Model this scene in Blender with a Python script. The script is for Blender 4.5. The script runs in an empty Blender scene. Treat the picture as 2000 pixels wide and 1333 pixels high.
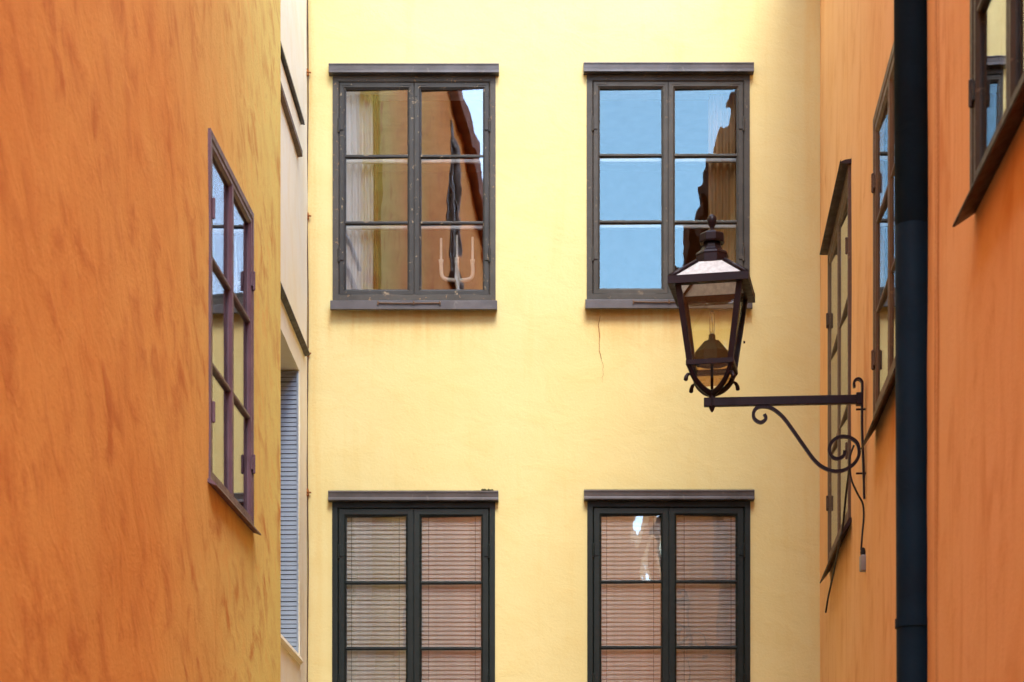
import bpy, bmesh, math, random
from mathutils import Vector, Matrix, noise
random.seed(7)
S = bpy.context.scene
COL = S.collection
F = 4020.0            # focal length in photo pixels
HZ = 1820.0           # horizon row in the photo
EYE = 1.6
YF = 15.7             # distance to the yellow facade
R = math.radians

# ------------------------------------------------------------------ camera
cam = bpy.data.cameras.new('camera')
camo = bpy.data.objects.new('camera', cam); COL.objects.link(camo)
camo.location = (0, 0, EYE); camo.rotation_euler = (R(90), 0, 0)
cam.sensor_fit = 'HORIZONTAL'; cam.sensor_width = 36
cam.lens = 36 * F / 2000
cam.shift_y = (HZ - 666.5) / 2000
cam.clip_start = 0.1; cam.clip_end = 3000
cam.dof.use_dof = True; cam.dof.focus_distance = 14.3; cam.dof.aperture_fstop = 4.5
S.camera = camo

# ------------------------------------------------------------------ sky, sun, exposure
SUN_EL, SUN_AZ = 48.0, 174.0      # azimuth from +Y, clockwise
w = bpy.data.worlds.new('World'); S.world = w; w.use_nodes = True
nt = w.node_tree; nt.nodes.clear()
out = nt.nodes.new('ShaderNodeOutputWorld'); bg = nt.nodes.new('ShaderNodeBackground')
sky = nt.nodes.new('ShaderNodeTexSky'); sky.sky_type = 'NISHITA'; sky.sun_disc = False
sky.sun_elevation = R(SUN_EL); sky.sun_rotation = R(SUN_AZ)
sky.air_density = 1.0; sky.dust_density = 0.3; sky.ozone_density = 1.0
tc = nt.nodes.new('ShaderNodeTexCoord')
cn = nt.nodes.new('ShaderNodeTexNoise'); cn.inputs['Scale'].default_value = 2.2; cn.inputs['Detail'].default_value = 4
cr = nt.nodes.new('ShaderNodeMapRange'); cr.inputs['From Min'].default_value = 0.46; cr.inputs['From Max'].default_value = 0.74
cr.inputs['To Max'].default_value = 0.75
cmx = nt.nodes.new('ShaderNodeMix'); cmx.data_type = 'RGBA'
cmx.inputs['B'].default_value = (9.5, 9.3, 9.0, 1)
nt.links.new(tc.outputs['Generated'], cn.inputs['Vector'])
nt.links.new(cn.outputs['Fac'], cr.inputs['Value'])
nt.links.new(cr.outputs['Result'], cmx.inputs['Factor'])
nt.links.new(sky.outputs['Color'], cmx.inputs['A'])
nt.links.new(cmx.outputs['Result'], bg.inputs['Color'])
bg.inputs['Strength'].default_value = 0.15
nt.links.new(bg.outputs['Background'], out.inputs['Surface'])

sl = bpy.data.lights.new('sun', 'SUN'); sl.energy = 0.66; sl.angle = R(22); sl.color = (1.0, 0.93, 0.82)
so = bpy.data.objects.new('sun', sl); COL.objects.link(so)
sd = Vector((math.sin(R(SUN_AZ)) * math.cos(R(SUN_EL)), math.cos(R(SUN_AZ)) * math.cos(R(SUN_EL)), math.sin(R(SUN_EL))))
so.rotation_euler = sd.to_track_quat('Z', 'Y').to_euler(); so.location = (0, -5, 30)

S.view_settings.view_transform = 'Standard'; S.view_settings.look = 'None'
S.view_settings.gamma = 1.0; S.view_settings.exposure = 2.6
S.render.engine = 'CYCLES'
S.cycles.max_bounces = 8; S.cycles.diffuse_bounces = 5; S.cycles.glossy_bounces = 4
S.cycles.transparent_max_bounces = 12; S.cycles.transmission_bounces = 4
S.cycles.caustics_reflective = False

# ------------------------------------------------------------------ helpers
def PX(px, d): return (px - 1000) / F * d
def PZ(py, d): return EYE + (HZ - py) / F * d

class NG:
    """small node-graph helper"""
    def __init__(s, name):
        s.m = bpy.data.materials.new(name); s.m.use_nodes = True
        s.t = s.m.node_tree; s.t.nodes.clear()
        s.o = s.n('OutputMaterial')
    def n(s, typ, **kw):
        x = s.t.nodes.new('ShaderNode' + typ)
        for k, v in kw.items(): setattr(x, k, v)
        return x
    def l(s, a, b): s.t.links.new(a, b)
    def coord(s, scale=(1, 1, 1), rot=(0, 0, 0), kind='Object'):
        c = s.n('TexCoord'); mp = s.n('Mapping'); mp.inputs['Scale'].default_value = scale
        mp.inputs['Rotation'].default_value = rot
        s.l(c.outputs[kind], mp.inputs['Vector']); return mp.outputs['Vector']
    def noise(s, vec, scale, detail=5, rough=.55, dist=0):
        x = s.n('TexNoise'); x.inputs['Scale'].default_value = scale; x.inputs['Detail'].default_value = detail
        x.inputs['Roughness'].default_value = rough; x.inputs['Distortion'].default_value = dist
        s.l(vec, x.inputs['Vector']); return x.outputs['Fac']
    def rng(s, v, a, b, c=0., d=1.):
        x = s.n('MapRange'); x.interpolation_type = 'SMOOTHSTEP'
        for k, q in zip(('From Min', 'From Max', 'To Min', 'To Max'), (a, b, c, d)): x.inputs[k].default_value = q
        s.l(v, x.inputs['Value']); return x.outputs['Result']
    def mul(s, a, b):
        x = s.n('Math', operation='MULTIPLY')
        for i, q in enumerate((a, b)):
            if isinstance(q, (int, float)): x.inputs[i].default_value = q
            else: s.l(q, x.inputs[i])
        return x.outputs[0]
    def add(s, a, b):
        x = s.n('Math', operation='ADD')
        for i, q in enumerate((a, b)):
            if isinstance(q, (int, float)): x.inputs[i].default_value = q
            else: s.l(q, x.inputs[i])
        return x.outputs[0]
    def mix(s, f, a, b):
        x = s.n('Mix', data_type='RGBA')
        for k, q in (('Factor', f), ('A', a), ('B', b)):
            if isinstance(q, (int, float)): x.inputs[k].default_value = q
            elif isinstance(q, tuple): x.inputs[k].default_value = q + (1,)
            else: s.l(q, x.inputs[k])
        return x.outputs['Result']
    def bump(s, h, strength, dist=.01):
        x = s.n('Bump'); x.inputs['Strength'].default_value = strength; x.inputs['Distance'].default_value = dist
        s.l(h, x.inputs['Height']); return x.outputs['Normal']
    def bsdf(s, col, rough=.8, metal=0, normal=None, spec=.3):
        p = s.n('BsdfPrincipled')
        for k, q in (('Base Color', col), ('Roughness', rough), ('Metallic', metal)):
            if isinstance(q, tuple): p.inputs[k].default_value = q + (1,)
            elif isinstance(q, (int, float)): p.inputs[k].default_value = q
            else: s.l(q, p.inputs[k])
        p.inputs['Specular IOR Level'].default_value = spec
        if normal is not None: s.l(normal, p.inputs['Normal'])
        s.l(p.outputs[0], s.o.inputs['Surface']); return p

M = {}
def plaster(name, base, light, dark, patch=(.0, .0), pscale=4.5, streak=.25, bump=.35, far=None, slant=-45, soft=.14, stains_shade=()):
    """limewashed render: broad tone, rain streaks, trowel patches; far = (x0, x1, colour) bounce light painted in along the wall"""
    g = NG(name); v = g.coord()
    big = g.noise(v, .8, 3)
    st = g.noise(g.coord((7, 7, .55)), 1.0, 4, .6, .4)
    pv = g.coord((1 / pscale, 1 / pscale, 1.7 / pscale), (0, R(slant), 0)); pv.node.vector_type = 'TEXTURE'
    pt = g.noise(pv, 1.0, 4, .62, .5)
    fine = g.noise(v, 55, 4, .68)
    msk = g.rng(g.noise(v, 1.7, 2), .38, .62, .25, 1.0)
    c = g.mix(g.rng(big, .3, .7), base, light)
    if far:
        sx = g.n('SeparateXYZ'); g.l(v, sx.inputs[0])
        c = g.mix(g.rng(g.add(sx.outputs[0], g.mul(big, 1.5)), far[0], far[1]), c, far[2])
    c = g.mix(g.mul(g.rng(st, .52, .78), streak), c, dark)
    if patch[1] > 0:
        c = g.mix(g.mul(g.mul(g.rng(pt, patch[0], patch[0] + soft), msk), patch[1]), c, dark)
        c = g.mix(g.mul(g.rng(pt, .50, .30), .35), c, light)
    else:
        c = g.mix(g.mul(g.rng(pt, .45, .7), .2), c, dark)
    c = g.mix(g.mul(g.rng(fine, .52, .75), .34), c, dark)
    for (x0, x1, z0, z1, col, amt) in stains_shade:      # run-off marks and painted shade: strongest along z1, ragged towards z0
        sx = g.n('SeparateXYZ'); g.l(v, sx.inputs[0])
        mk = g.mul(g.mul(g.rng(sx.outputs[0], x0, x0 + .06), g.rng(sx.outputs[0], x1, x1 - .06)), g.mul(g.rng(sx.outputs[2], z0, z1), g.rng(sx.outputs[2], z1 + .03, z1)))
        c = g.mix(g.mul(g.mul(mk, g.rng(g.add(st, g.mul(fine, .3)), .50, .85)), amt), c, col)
    g.bsdf(c, .92, 0, g.bump(g.add(g.mul(fine, .4), g.mul(pt, 1.4)), bump, .012), .12)
    M[name] = g.m
_u = lambda px: (px - 600) / F * YF
_z = lambda py: EYE + (HZ - py) / F * YF
plaster('yellow_plaster', (.665, .565, .26), (.70, .60, .295), (.64, .48, .18), streak=.30, bump=.4, slant=-78,
        stains_shade=[(_u(630), _u(985), _z(720), _z(606), (.62, .33, .10), .5), (_u(1125), _u(1475), _z(715), _z(604), (.62, .33, .10), .5),
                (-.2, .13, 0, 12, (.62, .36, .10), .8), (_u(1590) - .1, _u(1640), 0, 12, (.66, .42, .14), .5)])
plaster('orange_plaster', (.83, .335, .075), (.87, .40, .10), (.58, .165, .038), patch=(.45, .75), pscale=5.5, streak=.25, bump=.45, far=(15.6, 19.6, (.87, .73, .22)), soft=.24)  # far: the facade's yellow bounce light painted in towards the corner
for nm_, st_ in (('pink_orange_plaster', []), ('pink_orange_near', [(-.08, .16, -20, 12, (.50, .19, .06), 1.2)])):  # near variant: soft shadow line beside the downpipe painted into the colour
    plaster(nm_, (.84, .455, .175), (.87, .50, .22), (.68, .28, .085), patch=(.47, .7), pscale=3.4, streak=.7, bump=.4, slant=12, soft=.24, stains_shade=st_)
plaster('cream_plaster', (.93, .87, .64), (.93, .90, .76), (.82, .66, .32), streak=.3, bump=.3)

def painted(name, col, wear, amount=.35, rough=.5, bump=.25, metal=0, scale=26, spec=.25):
    g = NG(name); v = g.coord()
    a = g.noise(v, scale, 6, .65, .5); b = g.noise(v, 5, 4); gr = g.noise(g.coord((60, 60, 6)), 1, 4)
    dk = tuple(q * .72 for q in col)
    c = g.mix(g.rng(b, .35, .7), col, dk)
    edge = g.rng(a, .60, .68)
    c = g.mix(g.mul(edge, amount), c, wear)
    h = g.add(g.mul(a, .6), g.mul(gr, .4))
    g.bsdf(c, g.rng(a, .3, .8, rough - .1, rough + .15), metal, g.bump(h, bump, .004), spec)
    M[name] = g.m
painted('weathered_grey_paint', (.040, .038, .036), (.30, .23, .15), .85, .55)
painted('olive_grey_paint', (.058, .053, .046), (.20, .16, .11), .5, .55)
painted('dark_green_paint', (.010, .015, .014), (.03, .035, .033), .4, .45)
painted('flaking_paint', (.075, .068, .060), (.30, .19, .10), .9, .65, .5, 0, 34)
painted('purple_brown_paint', (.14, .080, .105), (.20, .10, .09), .3, .45)
painted('brown_paint', (.13, .075, .045), (.28, .18, .09), .5, .55)
painted('zinc_flashing', (.11, .10, .10), (.17, .16, .15), .5, .42, .15, .5, 14)
painted('dark_flashing', (.035, .030, .033), (.08, .06, .06), .4, .45, .15, .3, 14)
painted('maroon_flashing', (.030, .013, .013), (.10, .06, .05), .35, .5, .15, .1, 14)
painted('iron', (.014, .006, .010), (.03, .015, .015), .5, .42, .2, .2, 30)
painted('pipe_paint', (.004, .020, .040), (.010, .026, .044), .4, .6, .12, .0, 12, .12)
painted('tray_brown', (.26, .13, .06), (.16, .08, .04), .4, .6)
painted('rust', (.30, .11, .03), (.12, .05, .02), .8, .9, .4)
painted('white_paint', (.88, .87, .85), (.80, .78, .75), .2, .45)
painted('ivory', (.95, .91, .80), (.92, .87, .75), .2, .45, .05)
painted('wax', (.95, .92, .83), (.84, .80, .70), .2, .5, .03)
painted('slat_paint', (.94, .92, .85), (.88, .86, .80), .25, .4, .03)
painted('blue_grey_slat', (.31, .37, .45), (.25, .29, .33), .4, .6, .1)
painted('cable_black', (.02, .018, .018), (.04, .03, .03), .3, .6)
painted('brass', (.25, .20, .08), (.12, .1, .05), .4, .45, .1, .6)
painted('burner_green', (.018, .024, .012), (.05, .05, .03), .4, .5)
painted('room_wall', (.30, .20, .13), (.26, .17, .11), .2, .9)
painted('room_floor', (.16, .09, .05), (.12, .07, .04), .2, .6)
painted('roof_tile', (.30, .11, .06), (.18, .08, .05), .6, .85, .5, 0, 8)
painted('moss', (.08, .075, .03), (.14, .10, .05), .6, .95)
painted('grey_box', (.34, .33, .32), (.2, .17, .14), .5, .5)
painted('copper_green', (.08, .11, .085), (.14, .14, .10), .5, .6)

def fabric(name, col, trans):
    g = NG(name); v = g.coord((1, 1, .05))
    a = g.noise(v, 40, 4); c = g.mix(g.rng(a, .3, .7), col, tuple(q * .8 for q in col))
    d = g.n('BsdfDiffuse'); t = g.n('BsdfTranslucent'); mx = g.n('MixShader'); mx.inputs[0].default_value = trans
    g.l(c, d.inputs['Color']); g.l(c, t.inputs['Color'])
    g.l(d.outputs[0], mx.inputs[1]); g.l(t.outputs[0], mx.inputs[2]); g.l(mx.outputs[0], g.o.inputs['Surface'])
    M[name] = g.m
fabric('white_fabric', (.94, .92, .92), .2)
fabric('tan_fabric', (.66, .42, .20), .3)
fabric('reflection_brown', (.34, .12, .05), .3)

def glass(name, refl, wav=.5, wscale=3.0, tint=(.96, .98, .97), edge=.9, dist=.02, rc=(.97, .98, 1.0)):
    """old drawn glass: clear with a mirror share that grows at grazing angles, surface slightly wavy"""
    g = NG(name); v0 = g.coord((1, 1, .55)); oi = g.n('ObjectInfo'); va = g.n('VectorMath', operation='ADD')
    g.l(v0, va.inputs[0]); g.l(g.mul(oi.outputs['Random'], 30.0), va.inputs[1]); v = va.outputs[0]
    h = g.add(g.noise(v, wscale, 2, .4, .6), g.mul(g.noise(v, wscale * 3.2, 2, .4), .12))
    nrm = g.bump(h, wav, dist)
    lw = g.n('LayerWeight'); lw.inputs['Blend'].default_value = .35
    fac = g.rng(lw.outputs['Fresnel'], .02, 1.0, refl, edge)
    tr = g.n('BsdfTransparent'); tr.inputs['Color'].default_value = tint + (1,)
    gl = g.n('BsdfGlossy'); gl.inputs['Roughness'].default_value = .0; gl.inputs['Color'].default_value = rc + (1,)
    g.l(nrm, gl.inputs['Normal'])
    mx = g.n('MixShader'); g.l(fac, mx.inputs[0]); g.l(tr.outputs[0], mx.inputs[1]); g.l(gl.outputs[0], mx.inputs[2])
    g.l(mx.outputs[0], g.o.inputs['Surface']); M[name] = g.m
glass('window_glass', .14, 1.0, 2.2, (.998, .998, .99), dist=.0014)
glass('blind_glass', .085, 1.0, 2.6, (.998, .998, .99), dist=.003)
glass('dull_glass', .05, .1, 1.2, edge=.1)
glass('tray_glass', .04, .1, 1.2, (.82, .64, .45), .3)
glass('still_glass', .065, .25, 2.0, rc=(.70, .95, .97))
glass('side_glass', .12, .12, 1.2)
glass('lantern_glass', .03, .1, 3, (.965, .955, .87), .5)
glass('bulb_clear', .10, .05, 3, (.97, .96, .90), .8)
fabric('frosted_glass', (.90, .91, .92), .45)
g = NG('cobbles'); v = g.coord()
vo = g.n('TexVoronoi'); vo.inputs['Scale'].default_value = 7; g.l(v, vo.inputs['Vector'])
c = g.mix(g.rng(g.noise(v, 3, 4), .3, .7), (.17, .16, .15), (.24, .22, .20))
g.bsdf(c, .85, 0, g.bump(g.rng(vo.outputs['Distance'], .1, .6, 1, 0), .6, .02)); M['cobbles'] = g.m

def tag(o, label=None, cat=None, group=None, kind=None):
    for k, q in (('label', label), ('category', cat), ('group', group), ('kind', kind)):
        if q: o[k] = q
    return o
def link(name, me, mat, parent=None, loc=(0, 0, 0), rz=0, smooth=False):
    if isinstance(me, bmesh.types.BMesh):
        bmesh.ops.recalc_face_normals(me, faces=me.faces[:])
        b = me; me = bpy.data.meshes.new(name); b.to_mesh(me); b.free()
    if mat and not me.materials: me.materials.append(M[mat])
    o = bpy.data.objects.new(name, me); COL.objects.link(o)
    o.location = loc; o.rotation_euler = (0, 0, rz)
    if parent: o.parent = parent
    if smooth:
        me.polygons.foreach_set('use_smooth', [True] * len(me.polygons))
    return o
def empty(name, loc, rz=0, parent=None):
    o = bpy.data.objects.new(name, None); COL.objects.link(o); o.location = loc; o.rotation_euler = (0, 0, rz)
    o.empty_display_size = .2
    if parent: o.parent = parent
    return o
def B(): return bmesh.new()
def box(bm, x0, x1, y0, y1, z0, z1, bev=0):
    vs = [bm.verts.new((x, y, z)) for x in (x0, x1) for y in (y0, y1) for z in (z0, z1)]
    fs = [bm.faces.new([vs[i] for i in q]) for q in ((0, 1, 3, 2), (4, 6, 7, 5), (0, 4, 5, 1), (2, 3, 7, 6), (0, 2, 6, 4), (1, 5, 7, 3))]
    if bev:
        es = {e for f in fs for e in f.edges}
        bmesh.ops.bevel(bm, geom=list(es), offset=bev, segments=1, affect='EDGES')
    return vs
def prism(bm, prof, x0, x1):
    """profile of (y,z) points extruded along x"""
    a = [bm.verts.new((x0, y, z)) for y, z in prof]; b = [bm.verts.new((x1, y, z)) for y, z in prof]
    n = len(prof)
    for i in range(n): bm.faces.new((a[i], a[(i + 1) % n], b[(i + 1) % n], b[i]))
    bm.faces.new(a); bm.faces.new(b[::-1])
def ring(bm, x0, x1, z0, z1, prof):
    """mitred rectangular frame; profile of (inset, y) points"""
    loops = []
    for t, y in prof:
        loops.append([bm.verts.new(q) for q in ((x0 + t, y, z0 + t), (x1 - t, y, z0 + t), (x1 - t, y, z1 - t), (x0 + t, y, z1 - t))])
    n = len(prof)
    for i in range(n):
        a, b = loops[i], loops[(i + 1) % n]
        for k in range(4): bm.faces.new((a[k], a[(k + 1) % 4], b[(k + 1) % 4], b[k]))
def tube(bm, pts, rad, seg=8, cap=True):
    pts = [Vector(p) for p in pts]; n = len(pts)
    rs = rad if isinstance(rad, (list, tuple)) else [rad] * n
    up = None; loops = []
    for i in range(n):
        t = (pts[min(i + 1, n - 1)] - pts[max(i - 1, 0)]).normalized()
        if up is None: up = t.orthogonal().normalized()
        up = (up - t * up.dot(t)).normalized(); s = t.cross(up)
        loops.append([bm.verts.new(pts[i] + (up * math.cos(a) + s * math.sin(a)) * rs[i]) for a in (2 * math.pi * k / seg for k in range(seg))])
    for a, b in zip(loops, loops[1:]):
        for k in range(seg): bm.faces.new((a[k], a[(k + 1) % seg], b[(k + 1) % seg], b[k]))
    if cap: bm.faces.new(loops[0][::-1]); bm.faces.new(loops[-1])
def ribbon(bm, pts, wd, th):
    """flat bar bent in the local xz plane (width along y)"""
    pts = [Vector(p) for p in pts]; n = len(pts); loops = []
    for i in range(n):
        t = (pts[min(i + 1, n - 1)] - pts[max(i - 1, 0)]).normalized(); nn = Vector((-t.z, 0, t.x)) * th / 2; y = Vector((0, wd / 2, 0))
        loops.append([bm.verts.new(pts[i] + q) for q in (nn + y, nn - y, -nn - y, -nn + y)])
    for a, b in zip(loops, loops[1:]):
        for k in range(4): bm.faces.new((a[k], a[(k + 1) % 4], b[(k + 1) % 4], b[k]))
    bm.faces.new(loops[0][::-1]); bm.faces.new(loops[-1])
def lathe(bm, prof, seg=16, c=(0, 0, 0), sq=None):
    """profile of (r,z); sq = number of sides turned so flats face the axes"""
    seg = sq or seg; off = math.pi / seg if sq else 0; loops = []
    k = 1 / math.cos(math.pi / seg) if sq else 1
    for r, z in prof:
        loops.append([bm.verts.new((c[0] + k * r * math.cos(off + 2 * math.pi * i / seg), c[1] + k * r * math.sin(off + 2 * math.pi * i / seg), c[2] + z)) for i in range(seg)])
    for a, b in zip(loops, loops[1:]):
        for i in range(seg): bm.faces.new((a[i], a[(i + 1) % seg], b[(i + 1) % seg], b[i]))
    bm.faces.new(loops[0][::-1]); bm.faces.new(loops[-1])
def catmull(pts, n=6):
    pts = [Vector(p) for p in pts]; P = [pts[0]] + pts + [pts[-1]]; o = []
    for i in range(1, len(P) - 2):
        a, b, c, d = P[i - 1:i + 3]
        for k in range(n):
            t = k / n
            o.append(.5 * ((2 * b) + (c - a) * t + (2 * a - 5 * b + 4 * c - d) * t * t + (3 * b - a - 3 * c + d) * t ** 3))
    o.append(pts[-1]); return o

def wall_mesh(x0, x1, z0, z1, holes, thick=.38, step=.09, amp=.004, seed=0, zfine=3.0):
    """plastered wall, outer face in local y=0 (slightly uneven), holes = (x0,x1,z0,z1) with reveals"""
    def axis(a, b, cuts, fine0):
        ks = sorted({round(q, 5) for q in [a, b] + [c for c in cuts if a < c < b]}); o = []
        for p, q in zip(ks, ks[1:]):
            n = max(1, round((q - p) / step)); o += [p + (q - p) * i / n for i in range(n)]
        return o + [b]
    xs = axis(x0, x1, [c for h in holes for c in h[:2]], 0); zs = axis(z0, z1, [c for h in holes for c in h[2:]], 0)
    bm = B(); nx, nz = len(xs), len(zs)
    inside = lambda x, z: any(h[0] < x < h[1] and h[2] < z < h[3] for h in holes)
    solid = [[not inside((xs[i] + xs[i + 1]) / 2, (zs[j] + zs[j + 1]) / 2) for j in range(nz - 1)] for i in range(nx - 1)]
    def yy(i, j):
        if i in (0, nx - 1): return 0
        x, z = xs[i], zs[j]
        return amp * (noise.noise(Vector((x * .9 + seed, seed, z * .9))) * 1.4 + noise.noise(Vector((x * 3 + seed, 5, z * 3))) * .6)
    fv, bv = {}, {}
    def gf(i, j):
        if (i, j) not in fv: fv[i, j] = bm.verts.new((xs[i], yy(i, j), zs[j]))
        return fv[i, j]
    def gb(i, j):
        if (i, j) not in bv: bv[i, j] = bm.verts.new((xs[i], thick, zs[j]))
        return bv[i, j]
    ok = lambda i, j: 0 <= i < nx - 1 and 0 <= j < nz - 1 and solid[i][j]
    sharp = []
    for i in range(nx - 1):
        for j in range(nz - 1):
            if not solid[i][j]: continue
            f = bm.faces.new((gf(i, j), gf(i + 1, j), gf(i + 1, j + 1), gf(i, j + 1))); f.smooth = True
            bm.faces.new((gb(i, j), gb(i, j + 1), gb(i + 1, j + 1), gb(i + 1, j)))
            for (di, dj, a, b) in ((-1, 0, (i, j), (i, j + 1)), (1, 0, (i + 1, j + 1), (i + 1, j)), (0, -1, (i + 1, j), (i, j)), (0, 1, (i, j + 1), (i + 1, j + 1))):
                if not ok(i + di, j + dj):
                    # separate vertices keep the arris sharp
                    va = bm.verts.new(gf(*a).co); vb = bm.verts.new(gf(*b).co)
                    wa = bm.verts.new(gb(*a).co); wb = bm.verts.new(gb(*b).co)
                    bm.faces.new((va, vb, wb, wa))
    me = bpy.data.meshes.new('wall'); bm.normal_update(); bm.to_mesh(me); bm.free(); return me

class Wall:
    """maps a straight wall line (world) to local u,z; used to place windows on it"""
    def __init__(s, p0, p1, side):
        s.p0, s.p1 = Vector(p0), Vector(p1)
        if side == 'left': a, b = s.p0, s.p1       # local x runs to greater depth
        elif side == 'right': a, b = s.p1, s.p0    # local x runs towards the camera
        else: a, b = s.p0, s.p1
        s.o = a; s.u = (b - a).normalized(); s.len = (b - a).length
        s.rz = math.atan2(s.u.y, s.u.x)
        s.inn = Vector((-s.u.y, s.u.x))
    def at(s, u, y=0): q = s.o + s.u * u + s.inn * y; return q
    def u_of_depth(s, d): return (d - s.o.y) / s.u.y

def window(house, wall, hp, uc, z0, W, H, mat, label, rows=3, glassm='window_glass', fw=.048, sw=.050, hood=None, sill=None,
           inner=True, tilt=None, split=.5, irons=True, proud=.014, mun=.012, recess=0, hinges=True, stay=True, hoodh=.09, hoodd=.075, silld=.085, fmat=None):
    """two-casement window; origin at the bottom centre of the frame on the outer wall face"""
    q = wall.at(uc); loc = Vector((q.x, q.y, z0)) - Vector(hp)
    x0, x1 = -W / 2, W / 2; yf = -proud + recess
    b = B(); ring(b, x0, x1, 0, H, [(0, yf + .11), (0, yf), (fw - .008, yf), (fw, yf + .008), (fw, yf + .11)])
    xm = x0 + W * split
    box(b, xm - .012, xm + .012, yf + .012, yf + .10, fw - .01, H - fw + .01)
    win = link('window', b, fmat or mat, house, loc, wall.rz); win['label'] = label
    G = .002
    cas = [(x0 + fw + G, xm - G), (xm + G, x1 - fw - G)]
    cz0, cz1 = fw * .75 + G, H - fw - G
    panes = []
    for ci, (a, c) in enumerate(cas):
        b = B(); ys = yf + .004
        ring(b, a, c, cz0, cz1, [(0, ys + .045), (0, ys + .003), (.003, ys), (sw - .016, ys), (sw - .010, ys + .006), (sw, ys + .014), (sw, ys + .045)])
        link('casement', b, mat, win)
        g0, g1 = cz0 + sw, cz1 - sw; ph = (g1 - g0) / rows
        b = B(); prism(b, [(ys + .012, -mun), (ys + .004, -mun * .55), (ys + .004, mun * .55), (ys + .012, mun), (ys + .040, mun), (ys + .040, -mun)], a + sw - .004, c - sw + .004)
        bar = None
        for k in range(1, rows):
            if bar is None: bar = link('muntin', b, mat, win, (0, 0, g0 + ph * k))
            else: link('muntin', bar.data, None, win, (0, 0, g0 + ph * k))
        for k in range(rows):
            pa, pc = a + sw - .004, c - sw + .004; q0, q1 = g0 + ph * k - .003, g0 + ph * (k + 1) + .003
            b = B(); hx, hz = (pc - pa) / 2, (q1 - q0) / 2
            box(b, -hx, hx, -.0015, .0015, -hz, hz)
            o = link('pane', b, glassm, win, ((pa + pc) / 2, ys + .024, (q0 + q1) / 2))
            tz = tilt[ci] if tilt else (0, 0)
            if isinstance(tz, list): tz = tz[k]
            o.rotation_euler = (R(tz[1] + random.uniform(-.12, .12)), 0, R(tz[0] + random.uniform(-.15, .15)))
        if irons:
            for (ax, sx) in ((a, 1), (c, -1)):
                for (az, sz) in ((cz0, 1), (cz1, -1)):
                    b = B(); e = .006
                    box(b, *sorted((ax + sx * e, ax + sx * (e + .016))), ys - .003, ys + .001, *sorted((az + sz * e, az + sz * (e + .10))))
                    box(b, *sorted((ax + sx * (e + .016), ax + sx * (e + .09))), ys - .003, ys + .001, *sorted((az + sz * e, az + sz * (e + .016))))
                    for t in (.03, .06, .085):
                        lathe(b, [(.003, 0), (.003, .002)], 6, (0, 0, 0)) if 0 else None
                    link('corner_iron', b, mat, win)
        if hinges:
            hx = a - .003 if ci == 0 else c + .003
            for hz in (H * .2, H * .78):
                b = B(); lathe(b, [(.004, -.055), (.009, -.05), (.009, -.002), (.0075, 0), (.009, .002), (.009, .05), (.004, .055)], 8, (hx, yf - .006, hz))
                box(b, *sorted((hx, hx + (.035 if ci == 0 else -.035))), yf - .0045, yf + .003, hz - .035, hz + .035)
                link('hinge', b, mat, win, smooth=False)
    if inner:
        yi = yf + .105
        for (a, c) in cas:
            b = B(); ring(b, a - .01, c + .01, .03, H - .035, [(0, yi + .04), (0, yi), (.042, yi), (.05, yi + .008), (.05, yi + .04)])
            g0, g1 = cz0 + sw, cz1 - sw; ph = (g1 - g0) / rows
            for k in range(1, rows): box(b, a + .035, c - .035, yi + .002, yi + .032, g0 + ph * k - .013, g0 + ph * k + .013)
            link('inner_sash', b, 'white_paint', win)
    # lining between the frame and the room
    b = B(); ring(b, x0 + .002, x1 - .002, .002, H - .002, [(0, yf + .112), (0, .40), (.02, .40), (.02, yf + .112)])
    link('lining', b, 'white_paint', win)
    if hood:
        b = B(); o = .026
        prism(b, [(.0, H + hoodh), (-hoodd * .55, H + hoodh - .006), (-hoodd, H + hoodh - .020), (-hoodd, H + hoodh - .028), (-hoodd * .92, H + hoodh - .028),
                  (-hoodd * .88, H + .026), (-hoodd * .96, H + .016), (-hoodd * .96, H + .004), (-hoodd * .80, H + .001), (.0, H + .001)], x0 - o, x1 + o)
        link('hood', b, hood, win)
    if sill:
        b = B(); o = .012
        prism(b, [(.02, -.002), (yf - .004, -.002), (-silld, -.024), (-silld - .004, -.030), (-silld - .002, -.088), (-silld + .01, -.094), (-silld + .012, -.086), (.0, -.07)], x0 - o, x1 + o)
        s_ = link('sill', b, sill, win)
        if stay:
            b = B(); tube(b, [(-.27, -silld - .012, -.045), (-.1, -silld - .014, -.05), (.2, -silld - .012, -.046)], .005, 6)
            for xx in (-.27, 0, .2): tube(b, [(xx, -silld + .0, -.03), (xx, -silld - .016, -.038), (xx, -silld - .014, -.06)], .006, 6)
            link('stay_hook', b, 'brown_paint', win)
    return win
def room(house, wall, hp, u0, u1, z0, z1, y0=.381, depth=2.4):
    q = wall.at((u0 + u1) / 2); b = B(); hw = (u1 - u0) / 2
    v = [b.verts.new(p) for p in ((-hw, y0, z0), (hw, y0, z0), (hw, y0, z1), (-hw, y0, z1), (-hw, y0 + depth, z0), (hw, y0 + depth, z0), (hw, y0 + depth, z1), (-hw, y0 + depth, z1))]
    for f in ((0, 1, 5, 4), (3, 7, 6, 2), (0, 4, 7, 3), (1, 2, 6, 5), (4, 5, 6, 7)): b.faces.new([v[i] for i in f])
    return link('room', b, 'room_wall', house, Vector((q.x, q.y, 0)) - Vector(hp), wall.rz)

# ------------------------------------------------------------------ ground
b = B(); n = 60; L = 900
vs = [b.verts.new((x, y, 0)) for x, y in ((-L, -L), (L, -L), (L, L), (-L, L))]; b.faces.new(vs)
tag(link('ground', b, 'cobbles'), kind='structure')

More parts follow.
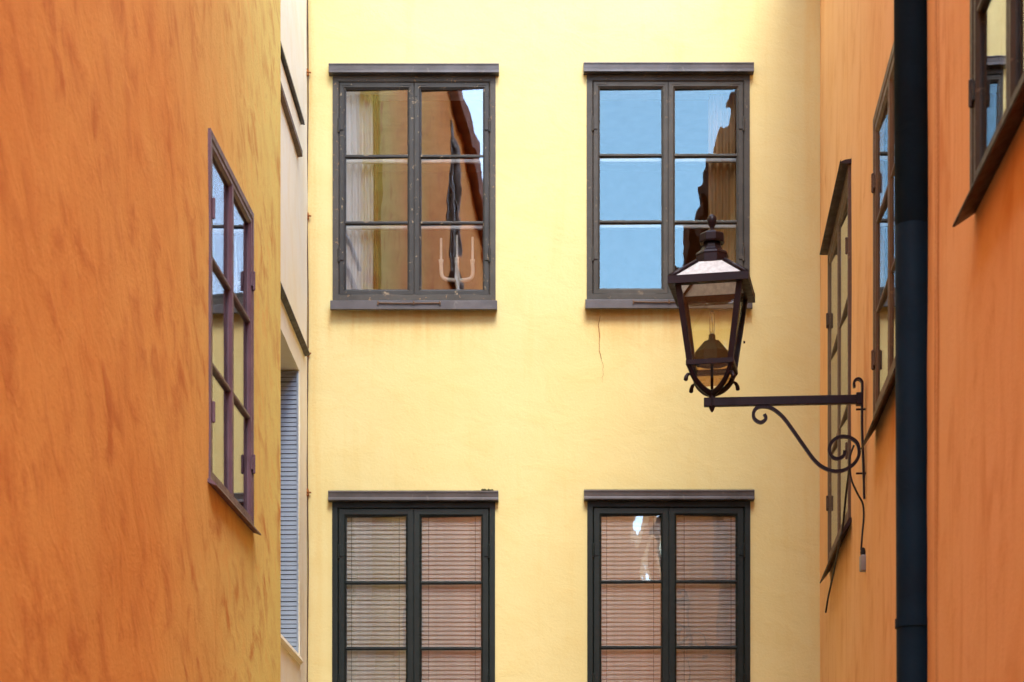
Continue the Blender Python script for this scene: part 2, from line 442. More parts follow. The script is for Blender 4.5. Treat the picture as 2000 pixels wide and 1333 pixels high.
# ------------------------------------------------------------------ yellow house at the end of the lane
HX0, HX1 = PX(600, YF), PX(1602, YF)
wy = Wall((HX0, YF), (HX1, YF), 'front'); hpY = (HX0, YF, 0)
yh = tag(empty('yellow_house', hpY), 'pale yellow rendered house closing the lane, with four two-leaf windows', 'house')
MPX = F / YF
def fu(px): return (px - 600) / MPX
def fz(py): return PZ(py, YF)
WW, WH = 318 / MPX, 438 / MPX
wins = [  # photo centre column, row of frame foot
    ('ul', 809, 588), ('ur', 1305, 586), ('ll', 808, 1420), ('lr', 1306, 1418)]
holes = []
for k, px, py in wins:
    holes.append((fu(px) - WW / 2 + .012, fu(px) + WW / 2 - .012, fz(py) + .012, fz(py) + WH - .012))
Lf = HX1 - HX0
me = wall_mesh(0, Lf, 0, 11.0, holes, seed=3)
link('wall', me, 'yellow_plaster', yh)
tl = {'ul': ((-2.0, 0), (-3.3, .2)), 'ur': ((-1.0, -.9), (-1.4, -.9)), 'll': ((-3.1, 0), (-3.0, .2)), 'lr': ([(-3.6, 0), (-3.5, 0), (-2.75, 0)], [(3.0, 0), (3.0, 0), (3.2, 0)])}
lab = {'ul': 'upper grey window with flaking frame and white curtain, beside the corner cable',
       'ur': 'upper grey window mirroring blue sky, partly behind the lantern',
       'll': 'lower dark green window with pale blinds, below the candelabra window',
       'lr': 'lower dark green window with orange-toned blinds, below the lantern arm'}
WIN = {}
for k, px, py in wins:
    up = k[0] == 'u'
    WIN[k] = window(yh, wy, hpY, fu(px), fz(py), WW, WH, {'ul': 'weathered_grey_paint', 'ur': 'olive_grey_paint'}.get(k, 'dark_green_paint'), lab[k],
                    hood='zinc_flashing', sill='zinc_flashing' if up else 'dark_flashing', inner=up, tilt=tl[k],
                    glassm={'ul': 'window_glass', 'ur': 'still_glass'}.get(k, 'blind_glass'), sw=.050 if up else .058, irons=up, stay=up, fmat='flaking_paint' if k == 'ul' else None)
    room(yh, wy, hpY, fu(px) - .95, fu(px) + .95, fz(py) - .7, fz(py) + WH + .3)
# crack below the upper right window
b = B(); pts = []; x, z = fu(1172), fz(618)
while z > fz(752):
    pts.append((x, z)); z -= random.uniform(.015, .04); x += random.uniform(-.012, .012)
for i, ((xa, za), (xb, zb)) in enumerate(zip(pts, pts[1:])):
    t = .0022 * random.uniform(.5, 1.4) * (1.2 - i / len(pts))
    b.faces.new([b.verts.new(q) for q in ((xa - t, -.0065, za), (xa + t, -.0065, za), (xb + t, -.0065, zb), (xb - t, -.0065, zb))])
link('crack', b, 'rust', yh)
b = B()
for i in range(16):
    x = fu(952) + random.uniform(-.04, .04); r = random.uniform(.006, .012)
    bmesh.ops.create_icosphere(b, subdivisions=1, radius=r, matrix=Matrix.Translation((x, random.uniform(-.05, -.02), fz(1420) + WH + .080 + r * .6)))
link('moss_clump', b, 'moss', yh)
def roof(house, hp, x0, x1, ye, yr, ze, rise, mat='roof_tile'):
    pass
# roof: pitched slab rising away from the lane
b = B(); prism(b, [(-.2, 10.9), (5.0, 14.4), (5.0, 14.6), (-.25, 11.06)], -.38, Lf + .4); link('roof', b, 'roof_tile', yh)
b = B(); box(b, -.38, Lf + .38, 5.0, 5.3, 0, 14.4); link('back_wall', b, 'yellow_plaster', yh)

# ------------------------------------------------------------------ orange house on the left
def lx(d): return -1.534 + .04975 * (d - 10.4)
D0, D1 = -6.0, 12.65
wl = Wall((lx(D0), D0), (lx(D1), D1), 'left'); hpL = (lx(D0), D0, 0)
oh = tag(empty('orange_house', hpL), 'orange rendered house with blotchy brushed plaster and one purple-framed window, left side', 'house')
uL0, uL1 = wl.u_of_depth(10.4), wl.u_of_depth(11.65); WLw = uL1 - uL0; uLc = (uL0 + uL1) / 2
uH = wl.u_of_depth(7.0)
holes = [(uL0 + .012, uL1 - .012, 3.88 + .012, 5.66 - .012), (uH - WLw / 2 + .012, uH + WLw / 2 - .012, 9.2 + .012, 10.98 - .012)]
m1 = wall_mesh(0, wl.len, 0, 11.3, holes, seed=11, step=.12, amp=.006)
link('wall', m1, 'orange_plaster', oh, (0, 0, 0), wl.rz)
wL = window(oh, wl, hpL, uLc, 3.88, WLw, 1.78, 'purple_brown_paint', 'purple-brown window lying almost flush, mirroring the yellow wall', glassm='side_glass',
            inner=False, irons=False, stay=False, fw=.043, sw=.038, proud=.012)
b = B(); prism(b, [(.0, .004), (-.014, .004), (-.045, -.022), (-.047, -.030), (-.040, -.030), (.0, -.014)], -WLw / 2 - .03, WLw / 2 + .04); link('sill', b, 'purple_brown_paint', wL)
wL2 = window(oh, wl, hpL, uH, 9.2, WLw, 1.78, 'brown_paint', 'upper window of the orange house', glassm='dull_glass', sill='maroon_flashing',
             inner=False, irons=False, stay=False, silld=.05)
for z, u_ in ((3.88, uLc), (9.2, uH)): room(oh, wl, hpL, u_ - .9, u_ + .9, z - .7, z + 2.1)
b = B(); prism(b, [(-.12, 11.2), (5.0, 14.1), (5.0, 14.3), (-.15, 11.36)], -.1, wl.len + .05); link('roof', b, 'roof_tile', oh, (0, 0, 0), wl.rz)
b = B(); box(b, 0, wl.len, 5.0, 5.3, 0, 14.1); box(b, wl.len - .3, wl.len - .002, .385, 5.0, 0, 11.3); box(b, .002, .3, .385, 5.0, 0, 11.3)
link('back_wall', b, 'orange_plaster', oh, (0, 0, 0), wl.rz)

# ------------------------------------------------------------------ cream house between the orange and the yellow one
def cx(d): return HX0 - .0157 * (YF - d)
C0, C1 = 12.66, 16.09
wc = Wall((cx(C0), C0), (cx(C1), C1), 'left'); hpC = (cx(C0), C0, 0)
ch = tag(empty('cream_house', hpC), 'narrow strip of cream rendered wall between orange house and yellow house', 'house')
uc = wc.u_of_depth
rec = (uc(13.6), uc(15.2), 3.62, 5.74)
link('wall', wall_mesh(0, wc.len, 0, 10.7, [rec], seed=21, thick=.42, step=.07, amp=.006), 'cream_plaster', ch, (0, 0, 0), wc.rz)
# recessed opening: back panel and louvred shutter standing against the far jamb
b = B(); box(b, rec[0] - .1, rec[1] + .1, .425, .46, rec[2] - .1, rec[3] + .1); link('recess_panel', b, 'dark_green_paint', ch, (0, 0, 0), wc.rz)
b = B()
prism(b, [(.0, rec[3] + .245), (-.035, rec[3] + .235), (-.04, rec[3] + .215), (.0, rec[3] + .205)], uc(13.2), uc(15.55)); link('hood', b, 'maroon_flashing', ch, (0, 0, 0), wc.rz)
b = B(); prism(b, [(.0, 7.57), (-.045, 7.56), (-.05, 7.525), (0, 7.53)], uc(13.0), uc(15.12)); link('ledge_flashing', b, 'dark_flashing', ch, (0, 0, 0), wc.rz)
b = B(); prism(b, [(.0, 7.33), (-.035, 7.325), (-.035, 7.285), (0, 7.28)], uc(13.0), uc(15.10)); link('ledge_strip', b, 'brown_paint', ch, (0, 0, 0), wc.rz)
b = B(); prism(b, [(.0, 7.525), (-.022, 7.52), (-.022, 7.335), (0, 7.33)], uc(13.0), uc(15.08)); link('ledge', b, 'cream_plaster', ch, (0, 0, 0), wc.rz)
b = B()
pr = [(.41, rec[2]), (-.012, rec[2])]
for i in range(7): pr.append((-.012 + .012 * random.random(), rec[2] - .03 - i * .03))
pr += [(.0, rec[2] - .24), (.41, rec[2] - .24)]
bmesh.ops.recalc_face_normals(b, faces=b.faces[:])
prism(b, [(.40, rec[2] + .03), (-.02, rec[2] + .002), (-.03, rec[2] - .03), (-.012, rec[2] - .05), (.40, rec[2] - .01)], rec[0] + .005, rec[1] - .005)
link('sill', b, 'cream_plaster', ch, (0, 0, 0), wc.rz)
b = B(); prism(b, [(-.12, 10.6), (5, 13.4), (5, 13.6), (-.16, 10.76)], 0, wc.len); link('roof', b, 'roof_tile', ch, (0, 0, 0), wc.rz)
q = wc.at(rec[1] - .004, .006)
sh = tag(empty('louvred_shutter', (q.x, q.y, rec[2] + .03), wc.rz), 'blue-grey slatted shutter in the recess beside the orange house edge', 'shutter')
shh = rec[3] - rec[2] - .04; shw = .36
b = B(); ring(b, 0, shw, 0, shh, [(0, 0), (0, -.03), (.012, -.03), (.012, 0)])
for v in b.verts: v.co = Vector((v.co.y, v.co.x, v.co.z))
link('shutter_frame', b, 'blue_grey_slat', sh)
b = B(); box(b, -.012, -.004, .010, shw - .010, .01, shh - .01); link('backing', b, 'dark_flashing', sh)
b = B(); ns = 62; sp = (shh - .03) / ns
prism(b, [(0, sp * .42), (-.008, -sp * .46), (-.011, -sp * .44), (-.005, sp * .44)], .012, shw - .012)
for v in b.verts: v.co = Vector((v.co.y - .012, v.co.x, v.co.z))
sm = None
for i in range(ns):
    if sm is None: sm = link('slat', b, 'blue_grey_slat', sh, (0, 0, .02 + sp * (i + .5)))
    else: link('slat', sm.data, None, sh, (random.uniform(-.001, .001), 0, .02 + sp * (i + .5) + random.uniform(-.0015, .0015)))

# ------------------------------------------------------------------ pink-orange house on the right, its front bends twice
def ra(d): return HX1 - .0771 * (YF - d)
RA = 12.3; xa_ = ra(RA)
def rb(d): return xa_ - .0709 * (RA - d)
RB = 9.06; xb_ = rb(RB)
def rc(d): return xb_ - .04726 * (RB - d)
RC = -6.0
wa = Wall((xa_, RA), (ra(16.09), 16.09), 'right'); wb = Wall((xb_, RB), (xa_, RA), 'right'); wcn = Wall((rc(RC), RC), (xb_, RB), 'right')
hpR = (xa_, RA, 0)
rh = tag(empty('pink_orange_house', hpR), 'pinkish orange rendered house on the right, its front bending along the lane', 'house')
TOP = 9.3
def addwall(wl_, holes, seed, step=.1, mt='pink_orange_plaster'):
    q = wl_.o; link('wall', wall_mesh(0, wl_.len, 0, TOP, holes, seed=seed, step=step, amp=.005), mt, rh, Vector((q.x, q.y, 0)) - Vector(hpR), wl_.rz)
def hole(u0, u1, z0, z1): return (u0 + .012, u1 - .012, z0 + .012, z1 - .012)
ua0, ua1 = wa.u_of_depth(14.70), wa.u_of_depth(12.99)
ub0, ub1 = wb.u_of_depth(11.46), wb.u_of_depth(9.97)
uc0, uc1 = wcn.u_of_depth(8.0), wcn.u_of_depth(6.5)
addwall(wa, [hole(ua0, ua1, 4.20, 6.44)], 31); addwall(wb, [hole(ub0, ub1, 4.43, 6.12)], 32); addwall(wcn, [hole(uc0, uc1, 4.43, 6.45)], 33, .12, 'pink_orange_near')
w1 = window(rh, wa, hpR, (ua0 + ua1) / 2, 4.20, ua1 - ua0, 2.24, 'brown_paint', 'far brown window under a dark hood, next to the lantern bracket', glassm='side_glass', hood='maroon_flashing', sill=None,
            inner=True, tilt=((2.3, 0), (2.3, 0)), irons=False, fw=.055, sw=.055, hoodd=.075, hoodh=.03, proud=.02)
w2 = window(rh, wb, hpR, (ub0 + ub1) / 2, 4.43, ub1 - ub0, 1.69, 'brown_paint', 'middle window of the right house, half hidden by the downpipe', glassm='side_glass',
            inner=True, tilt=((1.9, 0), (1.9, 0)), irons=False, fw=.055, sw=.055, proud=.02)
w3 = window(rh, wcn, hpR, (uc0 + uc1) / 2, 4.43, uc1 - uc0, 2.02, 'olive_grey_paint', 'nearest window of the right house, cut by the photo edge', glassm='side_glass',
            inner=True, irons=False, fw=.06, sw=.055, proud=.03)
for wn, wd_, H_, dp, dr in ((w1, ua1 - ua0, 2.24, .07, .09), (w2, ub1 - ub0, 1.69, .08, .12), (w3, uc1 - uc0, 2.02, .085, .06)):
    b = B(); o = .05
    prism(b, [(.0, .004), (-.018, .004), (-dp, -dr), (-dp - .004, -dr - .012), (-dp + .004, -dr - .014), (.0, -.02)], -wd_ / 2 - o, wd_ / 2 + o)
    link('sill', b, 'maroon_flashing', wn)
room(rh, wa, hpR, ua0 - .1, ua1 + .1, 3.6, 6.9); room(rh, wb, hpR, ub0 - .1, ub1 + .1, 3.6, 6.9); room(rh, wcn, hpR, uc0 - .1, uc1 + .1, 3.6, 6.9)
for wl_ in (wa, wb, wcn):
    q = wl_.o; b = B(); prism(b, [(-.22, TOP - .10), (5, TOP + 2.6), (5, TOP + 2.8), (-.26, TOP + .06)], 0, wl_.len); link('roof', b, 'roof_tile', rh, Vector((q.x, q.y, 0)) - Vector(hpR), wl_.rz)
    b = B(); box(b, 0, wl_.len, 5.0, 5.3, 0, TOP + 2.6); link('back_wall', b, 'pink_orange_plaster', rh, Vector((q.x, q.y, 0)) - Vector(hpR), wl_.rz)

# ------------------------------------------------------------------ house that closes the lane behind the viewer (it shows in the window glass)
XB0, XB1, YB_ = -6.0, .25, -7.6
wz = Wall((XB1, YB_), (XB0, YB_), 'front'); hpB = (XB1, YB_, 0)
bh = tag(empty('terracotta_house', hpB), 'orange house closing the lane behind the viewer, seen only in window reflections', 'house')
zh = [(4.0, 5.2, z, z + 1.7) for z in (4.0, 7.2)]
link('wall', wall_mesh(0, XB1 - XB0, 0, 11.5, [hole(*h) for h in zh], seed=44, step=.2), 'pink_orange_plaster', bh, (0, 0, 0), wz.rz)
for h in zh:
    window(bh, wz, hpB, (h[0] + h[1]) / 2, h[2], h[1] - h[0], h[3] - h[2], 'brown_paint', 'brown two-leaf window of the house behind the viewer', glassm='dull_glass', irons=False, inner=False, hinges=False)
    room(bh, wz, hpB, h[0] - .4, h[1] + .4, h[2] - .5, h[3] + .4)
b = B(); prism(b, [(-.2, 11.4), (5, 14.4), (5, 14.6), (-.24, 11.56)], 0, XB1 - XB0); link('roof', b, 'roof_tile', bh, (0, 0, 0), wz.rz)
b = B(); box(b, .002, .3, .385, 5.0, 0, 11.4); link('side_wall', b, 'pink_orange_plaster', bh, (0, 0, 0), wz.rz)

# ------------------------------------------------------------------ things in and on the houses
def front(px, py, y): return Vector((PX(px, YF + y), YF + y, PZ(py, YF + y)))
def curtain(name, xl, xr, zb, zt, y, mat, label, folds, amp=.022, seed=0):
    b = B(); nx = 90; nz = 14; g = []
    for i in range(nx + 1):
        col = []
        for j in range(nz + 1):
            u = i / nx; v = j / nz
            x = xl + (xr - xl) * u * (1 + .05 * math.sin(v * 3 + seed)); ph = folds * u * 2 * math.pi + .8 * noise.noise(Vector((u * 4 + seed, v * 1.2, 1)))
            col.append(b.verts.new((x, y + amp * math.sin(ph) * (.7 + .3 * v), zb + (zt - zb) * v)))
        g.append(col)
    for i in range(nx):
        for j in range(nz): b.faces.new((g[i][j], g[i + 1][j], g[i + 1][j + 1], g[i][j + 1]))
    cx_ = (xl + xr) / 2
    for v in b.verts: v.co -= Vector((cx_, y, zb))
    o = link(name, b, mat, None, (cx_, y, zb), 0, True)
    md = o.modifiers.new('thick', 'SOLIDIFY'); md.thickness = .002
    tag(o, label, 'curtain'); return o
YI = YF + .17
def ix(px): return PX(px, YI)
zt, zb_ = fz(588) + WH - .05, fz(588) + .05
curtain('curtain', ix(668), ix(727), zb_ - .3, zt + .1, YI, 'white_fabric', 'white pleated curtain at the left of the upper left window', 5)
curtain('curtain', ix(728), ix(738), zb_ - .3, zt + .1, YI + .06, 'reflection_brown', 'narrow red-brown strip added as a dark reflection beside the white curtain', 2, .012, 3)  # strip added in place of the dark brown reflection in the pane
curtain('curtain', ix(1384), ix(1448), zb_ - .3, zt + .1, YI, 'tan_fabric', 'tan pleated curtain in the upper right window, behind the lantern top', 5, .022, 6)

# candelabra on the sill of the upper left window
yc = .044; base = front(894, 577, yc); cd = tag(empty('candelabra', base), 'white three-armed candelabra on the sill of the upper left window', 'candelabra')
k_ = (YF + yc) / F
def cp(px, py): return Vector(((px - 894) * k_, 0, (577 - py) * k_))
b = B(); tube(b, [cp(894, 577), cp(894, 573), cp(894, 560), cp(893.5, 545), cp(893, 530), cp(892.5, 516), cp(892.3, 511)], [.012, .012, .016, .024, .018, .015, .019], 12); link('stem', b, 'ivory', cd, smooth=True)
b = B(); tube(b, catmull([cp(861.5, 516), cp(862, 530), cp(864, 540), cp(872, 546), cp(893, 548), cp(915, 546), cp(922, 540), cp(923.5, 530), cp(923, 516)], 6), .0145, 10); link('arm', b, 'ivory', cd, smooth=True)
for (x, t, bt) in ((861.5, 465, 511), (892.3, 459, 507), (923, 463, 511)):
    b = B(); q = cp(x, bt); lathe(b, [(.010, -.035), (.014, -.02), (.018, .0), (.019, .012), (.012, .012)], 14, q); cup = link('cup', b, 'ivory', cd, smooth=True)
    b = B(); q2 = cp(x, t); lathe(b, [(.0095, 0), (.0088, (q2 - q).z - .004), (.004, (q2 - q).z)], 10, q); link('candle', b, 'wax', cd, smooth=False)
b = B(); lathe(b, [(.034, -.012), (.034, -.006), (.012, 0)], 16, (0, 0, 0)); link('foot', b, 'ivory', cd)

# venetian blinds in the lower windows, one in each casement
def blind(xl, xr, ztop, zbot, y, label, slope):
    o = tag(empty('venetian_blind', ((xl + xr) / 2, y, zbot)), label, 'blind', 'venetian blinds in the lower windows')
    hw = (xr - xl) / 2; h = ztop - zbot
    b = B(); box(b, -hw, hw, -.014, .014, h - .02, h + .012, .002); link('head_rail', b, 'slat_paint', o)
    sp = .0335; n = int((h - .03) / sp)
    b = B(); prof = []; wd = .0185
    for i in range(5):
        t = -1 + i / 2; prof.append((wd * t * math.cos(slope), wd * t * math.sin(slope) + .0025 * (1 - t * t)))
    prism(b, prof + [(y_, z_ - .0008) for y_, z_ in prof[::-1]], -hw, hw); sm = None
    for i in range(n):
        z = h - .03 - sp * (i + .5)
        s = link('slat', b if sm is None else sm.data, 'slat_paint' if sm is None else None, o, (0, 0, z)); sm = sm or s
        s.rotation_euler = (random.uniform(-.05, .05), random.uniform(-.006, .006), 0)
    for xx in (-hw * .72, hw * .72):
        b = B(); tube(b, [(xx, -.021, .02), (xx, -.021, h)], .0014, 5); link('cord', b, 'cable_black', o)
YB = YF + .058
def bx(px): return PX(px, YB)
bt, bb = PZ(985, YB), PZ(1420, YB)
blind(bx(669), bx(798), bt, bb, YB, 'pale venetian blind in the left leaf of the lower left window', 1.18)
blind(bx(820), bx(946), bt, bb, YB, 'pale venetian blind in the right leaf of the lower left window', 1.18)
blind(bx(1167), bx(1294), bt, bb, YB, 'venetian blind behind the sky-mirroring left leaf of the lower right window', 1.2)
blind(bx(1318), bx(1445), bt, bb, YB, 'venetian blind in the right leaf of the lower right window', 1.18)

# downpipe
DP = 9.35; px_, top_, bot_ = PX(1779, DP), TOP - .15, 0
dpo = tag(empty('downpipe', (PX(1785, DP), DP, 0)), 'thick dark navy downpipe running down the right house', 'downpipe')
pr_ = 33.5 / F * DP; ox = PX(1779, DP) - PX(1785, DP)
b = B(); zj = PZ(442, DP)
lean = lambda z: (z - 2.7) * (-.0035)
tube(b, [(lean(0), 0, 0), (lean(zj), 0, zj)], pr_, 32, False); link('pipe', b, 'pipe_paint', dpo, smooth=True)
b = B(); tube(b, [(lean(zj), 0, zj - .0), (lean(zj), 0, zj + .001), (lean(TOP), 0, top_)], [pr_ * .995, pr_ * 1.012, pr_ * 1.012], 32, False); link('upper_pipe', b, 'pipe_paint', dpo, smooth=True)
for z in (1.0, 3.0, 7.6):
    b = B(); lathe(b, [(pr_ + .001, -.02), (pr_ + .006, -.02), (pr_ + .006, .02), (pr_ + .001, .02)], 32, (lean(z), 0, z)); box(b, pr_, pr_ + .05, -.01, .01, z - .012, z + .012); link('clamp', b, 'pipe_paint', dpo)

# lantern on its wrought-iron bracket
LD = 12.05; kk = LD / F
lo = Vector((PX(1684, LD), LD, PZ(780, LD)))
nrm = Vector((-1, .0771)).normalized(); lrz = math.atan2(nrm.y, nrm.x) - math.pi    # local -x points away from the wall
ln = tag(empty('street_lantern', lo, lrz), 'dark iron street lantern on a scrolled bracket reaching out from the right house', 'lantern')
def lp(px, py, y=0): return Vector(((px - 1684) * kk, y, (780 - py) * kk))
b = B(); q = lp(1376, 789); q2 = lp(1681, 772); box(b, q.x, q2.x, -.018, .018, q.z, q2.z, .003); link('arm', b, 'iron', ln)
b = B(); ribbon(b, catmull([lp(1669, 757), lp(1668, 748), lp(1672, 742), lp(1678, 741), lp(1683, 746), lp(1684, 756), lp(1683.5, 800), lp(1684, 850), lp(1686, 900), lp(1687, 935)], 5), .036, .014)
ribbon(b, [lp(1687, 935), lp(1687.5, 965), lp(1688, 975)], .022, .012); link('wall_bar', b, 'iron', ln)
b = B(); box(b, lp(1672, 0).x, lp(1684, 0).x, -.024, .024, lp(0, 792).z, lp(0, 768).z, .003)
link('bracket_plate', b, 'iron', ln)
for zz in (925, 800):
    b = B(); tube(b, [lp(1672, zz), lp(1692, zz)], .006, 6); link('bolt', b, 'iron', ln)
sc = [lp(1494, 806), lp(1497, 815), lp(1487, 822), lp(1475, 815), lp(1473, 803), lp(1480, 793), lp(1495, 791), lp(1511, 796), lp(1530, 812), lp(1548, 836), lp(1570, 868), lp(1590, 896), lp(1608, 912), lp(1630, 920),
      lp(1652, 917), lp(1670, 904), lp(1678, 886), lp(1674, 866), lp(1660, 855), lp(1642, 853), lp(1627, 861), lp(1620, 876), lp(1625, 891), lp(1637, 896), lp(1648, 890), lp(1650, 880)]
b = B(); ribbon(b, catmull(sc, 7), .024, .019); link('scroll', b, 'iron', ln, smooth=False)
# lantern head
cxp = 1392; hd = empty('lantern_head', lp(cxp, 780), R(-7), ln)
def hz(py): return (780 - py) * kk
def hw_(px): return px * kk
b = B(); lathe(b, [(.004, hz(800)), (.012, hz(796)), (.020, hz(789)), (.020, hz(768)), (.030, hz(764)), (.026, hz(758)), (.010, hz(756))], 12); link('socket', b, 'iron', hd, smooth=False)
# cradle
for sx in (-1, 1):
    for sy in (-1, 1):
        h = hw_(39)
        b = B(); pts = catmull([(.006 * sx, .006 * sy, hz(764)), (h * .45 * sx, h * .45 * sy, hz(755)), (h * .80 * sx, h * .80 * sy, hz(739)), (h * .98 * sx, h * .98 * sy, hz(722)), (h * 1.12 * sx, h * 1.12 * sy, hz(713))], 6)
        tube(b, pts, [.019 - .007 * i / len(pts) for i in range(len(pts))], 8)
        tube(b, catmull([(h * .86 * sx, h * .86 * sy, hz(736)), (h * 1.02 * sx, h * 1.02 * sy, hz(733)), (h * 1.15 * sx, h * 1.15 * sy, hz(738)), (h * 1.2 * sx, h * 1.2 * sy, hz(748))], 4), [.008] * 6 + [.011] * 3 + [.013, .013, .013, .006][:4], 8)
        link('cradle_leg', b, 'iron', hd, smooth=True)
b = B(); tube(b, [(0, 0, hz(760)), (0, 0, hz(712))], .009, 8); link('gas_tube', b, 'iron', hd)
# glazed body: tapered square frame
zt_, zb2 = hz(556), hz(712); ht, hb = hw_(66), hw_(45)
def at(z): t = (z - zb2) / (zt_ - zb2); return hb + (ht - hb) * t
for sx in (-1, 1):
    for sy in (-1, 1):
        b = B(); wdt = .034
        lo4 = [(0, 0), (-wdt, 0), (-wdt, -wdt * .5), (-wdt * .5, -wdt * .5), (-wdt * .5, -wdt), (0, -wdt)]
        lo_ = [b.verts.new((sx * (hb + p), sy * (hb + q), zb2)) for p, q in lo4]; hi_ = [b.verts.new((sx * (ht + p), sy * (ht + q), zt_)) for p, q in lo4]
        for i in range(6): b.faces.new((lo_[i], lo_[(i + 1) % 6], hi_[(i + 1) % 6], hi_[i]))
        b.faces.new(lo_); b.faces.new(hi_)
        link('corner_post', b, 'iron', hd)
b = B(); ring(b, -hb, hb, -hb, hb, [(-.004, 0), (-.004, .028), (.035, .028), (.035, 0)])
for v in b.verts: v.co = Vector((v.co.x, v.co.z, zb2 - .012 + v.co.y))
link('base_frame', b, 'iron', hd)
b = B()   # tapered tray under the glass
lathe(b, [(hb * .62, hz(741)), (hb * .66, hz(741)), (hb * .96, zb2 - .014), (hb * .90, zb2 - .014)], sq=4); link('tray', b, 'tray_glass', hd)
pm = None
for k in range(4):
    b = B(); i0 = .012
    v = [b.verts.new(q) for q in ((-hb + .01, -hb + i0, zb2 + .01), (hb - .01, -hb + i0, zb2 + .01), (ht - .01, -ht + i0, zt_ - .01), (-ht + .01, -ht + i0, zt_ - .01))]
    f = b.faces.new(v); r = bmesh.ops.extrude_face_region(b, geom=[f])
    for e in r['geom']:
        if isinstance(e, bmesh.types.BMVert): e.co.y += .003
    o = link('pane', b, 'lantern_glass', hd); o.rotation_euler = (0, 0, k * math.pi / 2)
# eave frame, valances and roof
he = hw_(78); ze0, ze1 = hz(566), hz(551)
b = B(); ring(b, -he, he, -he, he, [(0, 0), (0, ze1 - ze0), (.052, ze1 - ze0), (.052, 0)])
for v in b.verts: v.co = Vector((v.co.x, v.co.z, ze0 + v.co.y))
link('eave_frame', b, 'iron', hd)
zr = hz(512); hr = hw_(28)
for k in range(4):
    b = B(); v = [b.verts.new(q) for q in ((-he + .03, -he + .02, ze1 + .002), (he - .03, -he + .02, ze1 + .002), (hr, -hr - .004, zr), (-hr, -hr - .004, zr))]
    f = b.faces.new(v); r = bmesh.ops.extrude_face_region(b, geom=[f])
    for e in r['geom']:
        if isinstance(e, bmesh.types.BMVert): e.co += Vector((0, .004, -.004))
    o = link('roof_pane', b, 'frosted_glass', hd); o.rotation_euler = (0, 0, k * math.pi / 2)
for sx in (-1, 1):
    for sy in (-1, 1):
        b = B(); tube(b, [(sx * (he - .012), sy * (he - .012), ze1 - .004), (sx * (hr - .002), sy * (hr - .002), zr)], .017, 8); link('hip_bar', b, 'iron', hd, smooth=True)
b = B(); lathe(b, [(hw_(27), hz(516)), (hw_(30), hz(512)), (hw_(30), hz(496)), (hw_(31), hz(493)), (hw_(29), hz(489)), (hw_(22), hz(484)), (hw_(17), hz(476)), (hw_(15.5), hz(468)), (hw_(15), hz(464))], sq=8); link('chimney_base', b, 'iron', hd)
b = B(); lathe(b, [(hw_(15), hz(467)), (hw_(22), hz(469)), (hw_(23.5), hz(466)), (hw_(23.5), hz(453)), (hw_(21), hz(450)), (hw_(12), hz(446)), (hw_(7), hz(443)), (hw_(4.5), hz(440))], sq=8); link('chimney_cap', b, 'iron', hd)
b = B(); lathe(b, [(hw_(6), hz(446)), (hw_(4), hz(440)), (hw_(5), hz(436)), (hw_(8.5), hz(430)), (hw_(9.7), hz(424)), (hw_(9), hz(418)), (hw_(6), hz(413.5)), (hw_(2), hz(411.5))], 16); link('finial', b, 'iron', hd, smooth=True)
b = B(); lathe(b, [(hw_(31), hz(706)), (hw_(32), hz(700)), (hw_(32), hz(684)), (hw_(14), hz(661)), (hw_(7), hz(659)), (hw_(6), hz(648)), (hw_(3), hz(646))], sq=8); link('burner', b, 'burner_green', hd)
b = B(); lathe(b, [(hw_(4), hz(648)), (hw_(5.5), hz(640)), (hw_(5.5), hz(608)), (hw_(4), hz(603)), (hw_(1.5), hz(601))], 14); link('bulb', b, 'bulb_clear', hd, smooth=True)
b = B(); tube(b, [(0, 0, hz(648)), (.003, 0, hz(628)), (-.003, 0, hz(612))], .002, 6); link('filament', b, 'brass', hd)
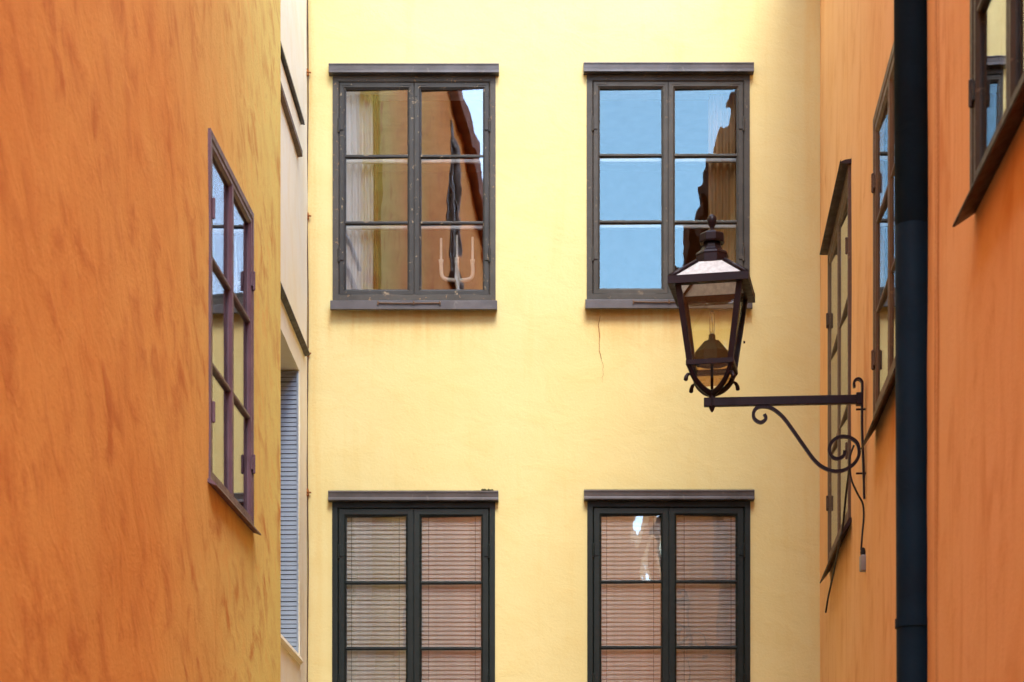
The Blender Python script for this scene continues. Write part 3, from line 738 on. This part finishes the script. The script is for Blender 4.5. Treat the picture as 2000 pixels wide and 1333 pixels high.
b = B(); tube(b, [(ht * .94, -.02, hz(668)), (ht * .94 + .01, -.02, hz(668))], .007, 6); link('latch', b, 'iron', hd)

# cables on the right house and at the corner
def cable(name, pts, r, label, mat='cable_black', brackets=()):
    p0 = Vector(pts[0]); o = tag(empty(name, p0), label, 'cable')
    b = B(); tube(b, [Vector(p) - p0 for p in catmull(pts, 6)], r, 7); link('strand', b, mat, o, smooth=True)
    for q in brackets:
        b = B(); q = Vector(q) - p0
        lathe(b, [(.008, -.03), (.015, -.022), (.011, -.005), (.018, .0), (.012, .012), (.007, .028)], 9, q)
        tube(b, [q + Vector((-.026, -.004, .006)), q + Vector((.0, -.012, .0)), q + Vector((.028, -.004, -.004))], .006, 6)
        link('bracket', b, 'rust', o)
    return o
def rw(px, py, d, off=.02):
    return Vector((PX(px, d), d, PZ(py, d)))
d_ = 12.05
cable('lamp_cable', [rw(1668, 870, d_), rw(1660, 893, d_), rw(1660, 916, d_), rw(1664, 940, d_), rw(1675, 965, d_), rw(1685, 984, d_ + .02), rw(1687, 1010, d_ + .02), rw(1684, 1045, d_), rw(1682, 1075, d_)], .006,
      'thin black cable running from the bracket scroll down the wall')
cable('loose_cable', [rw(1659, 915, d_ + .3), rw(1653, 960, 12.7), rw(1646, 1030, 12.9), rw(1640, 1060, 13.0), rw(1626, 1130, 13.9), rw(1618, 1165, 14.4), rw(1613, 1196, 14.7)], .007, 'black cable hanging across the far brown window sill')
jb = tag(empty('junction_box', rw(1687, 1105, d_)), 'small grey junction box on the wall below the lantern bracket', 'junction box')
b = B(); box(b, -.022, .035, -.03, .03, -.035, .06, .006); link('case', b, 'grey_box', jb)
b = B(); lathe(b, [(.014, .06), (.016, .075), (.012, .10), (.006, .105)], 10, (-.005, 0, 0)); link('gland', b, 'cable_black', jb)
yk = YF - .02
cp0 = [Vector((HX0 + .006 + .004 * math.sin(i * 1.7), yk, 10.4 - i * .5)) for i in range(20)]
cable('corner_cable', cp0, .005, 'thin rusty-bracketed cable down the inner corner beside the yellow house', 'brown_paint',
      [(HX0 + .004, yk, PZ(y, yk)) for y in (142, 422, 690, 962)])
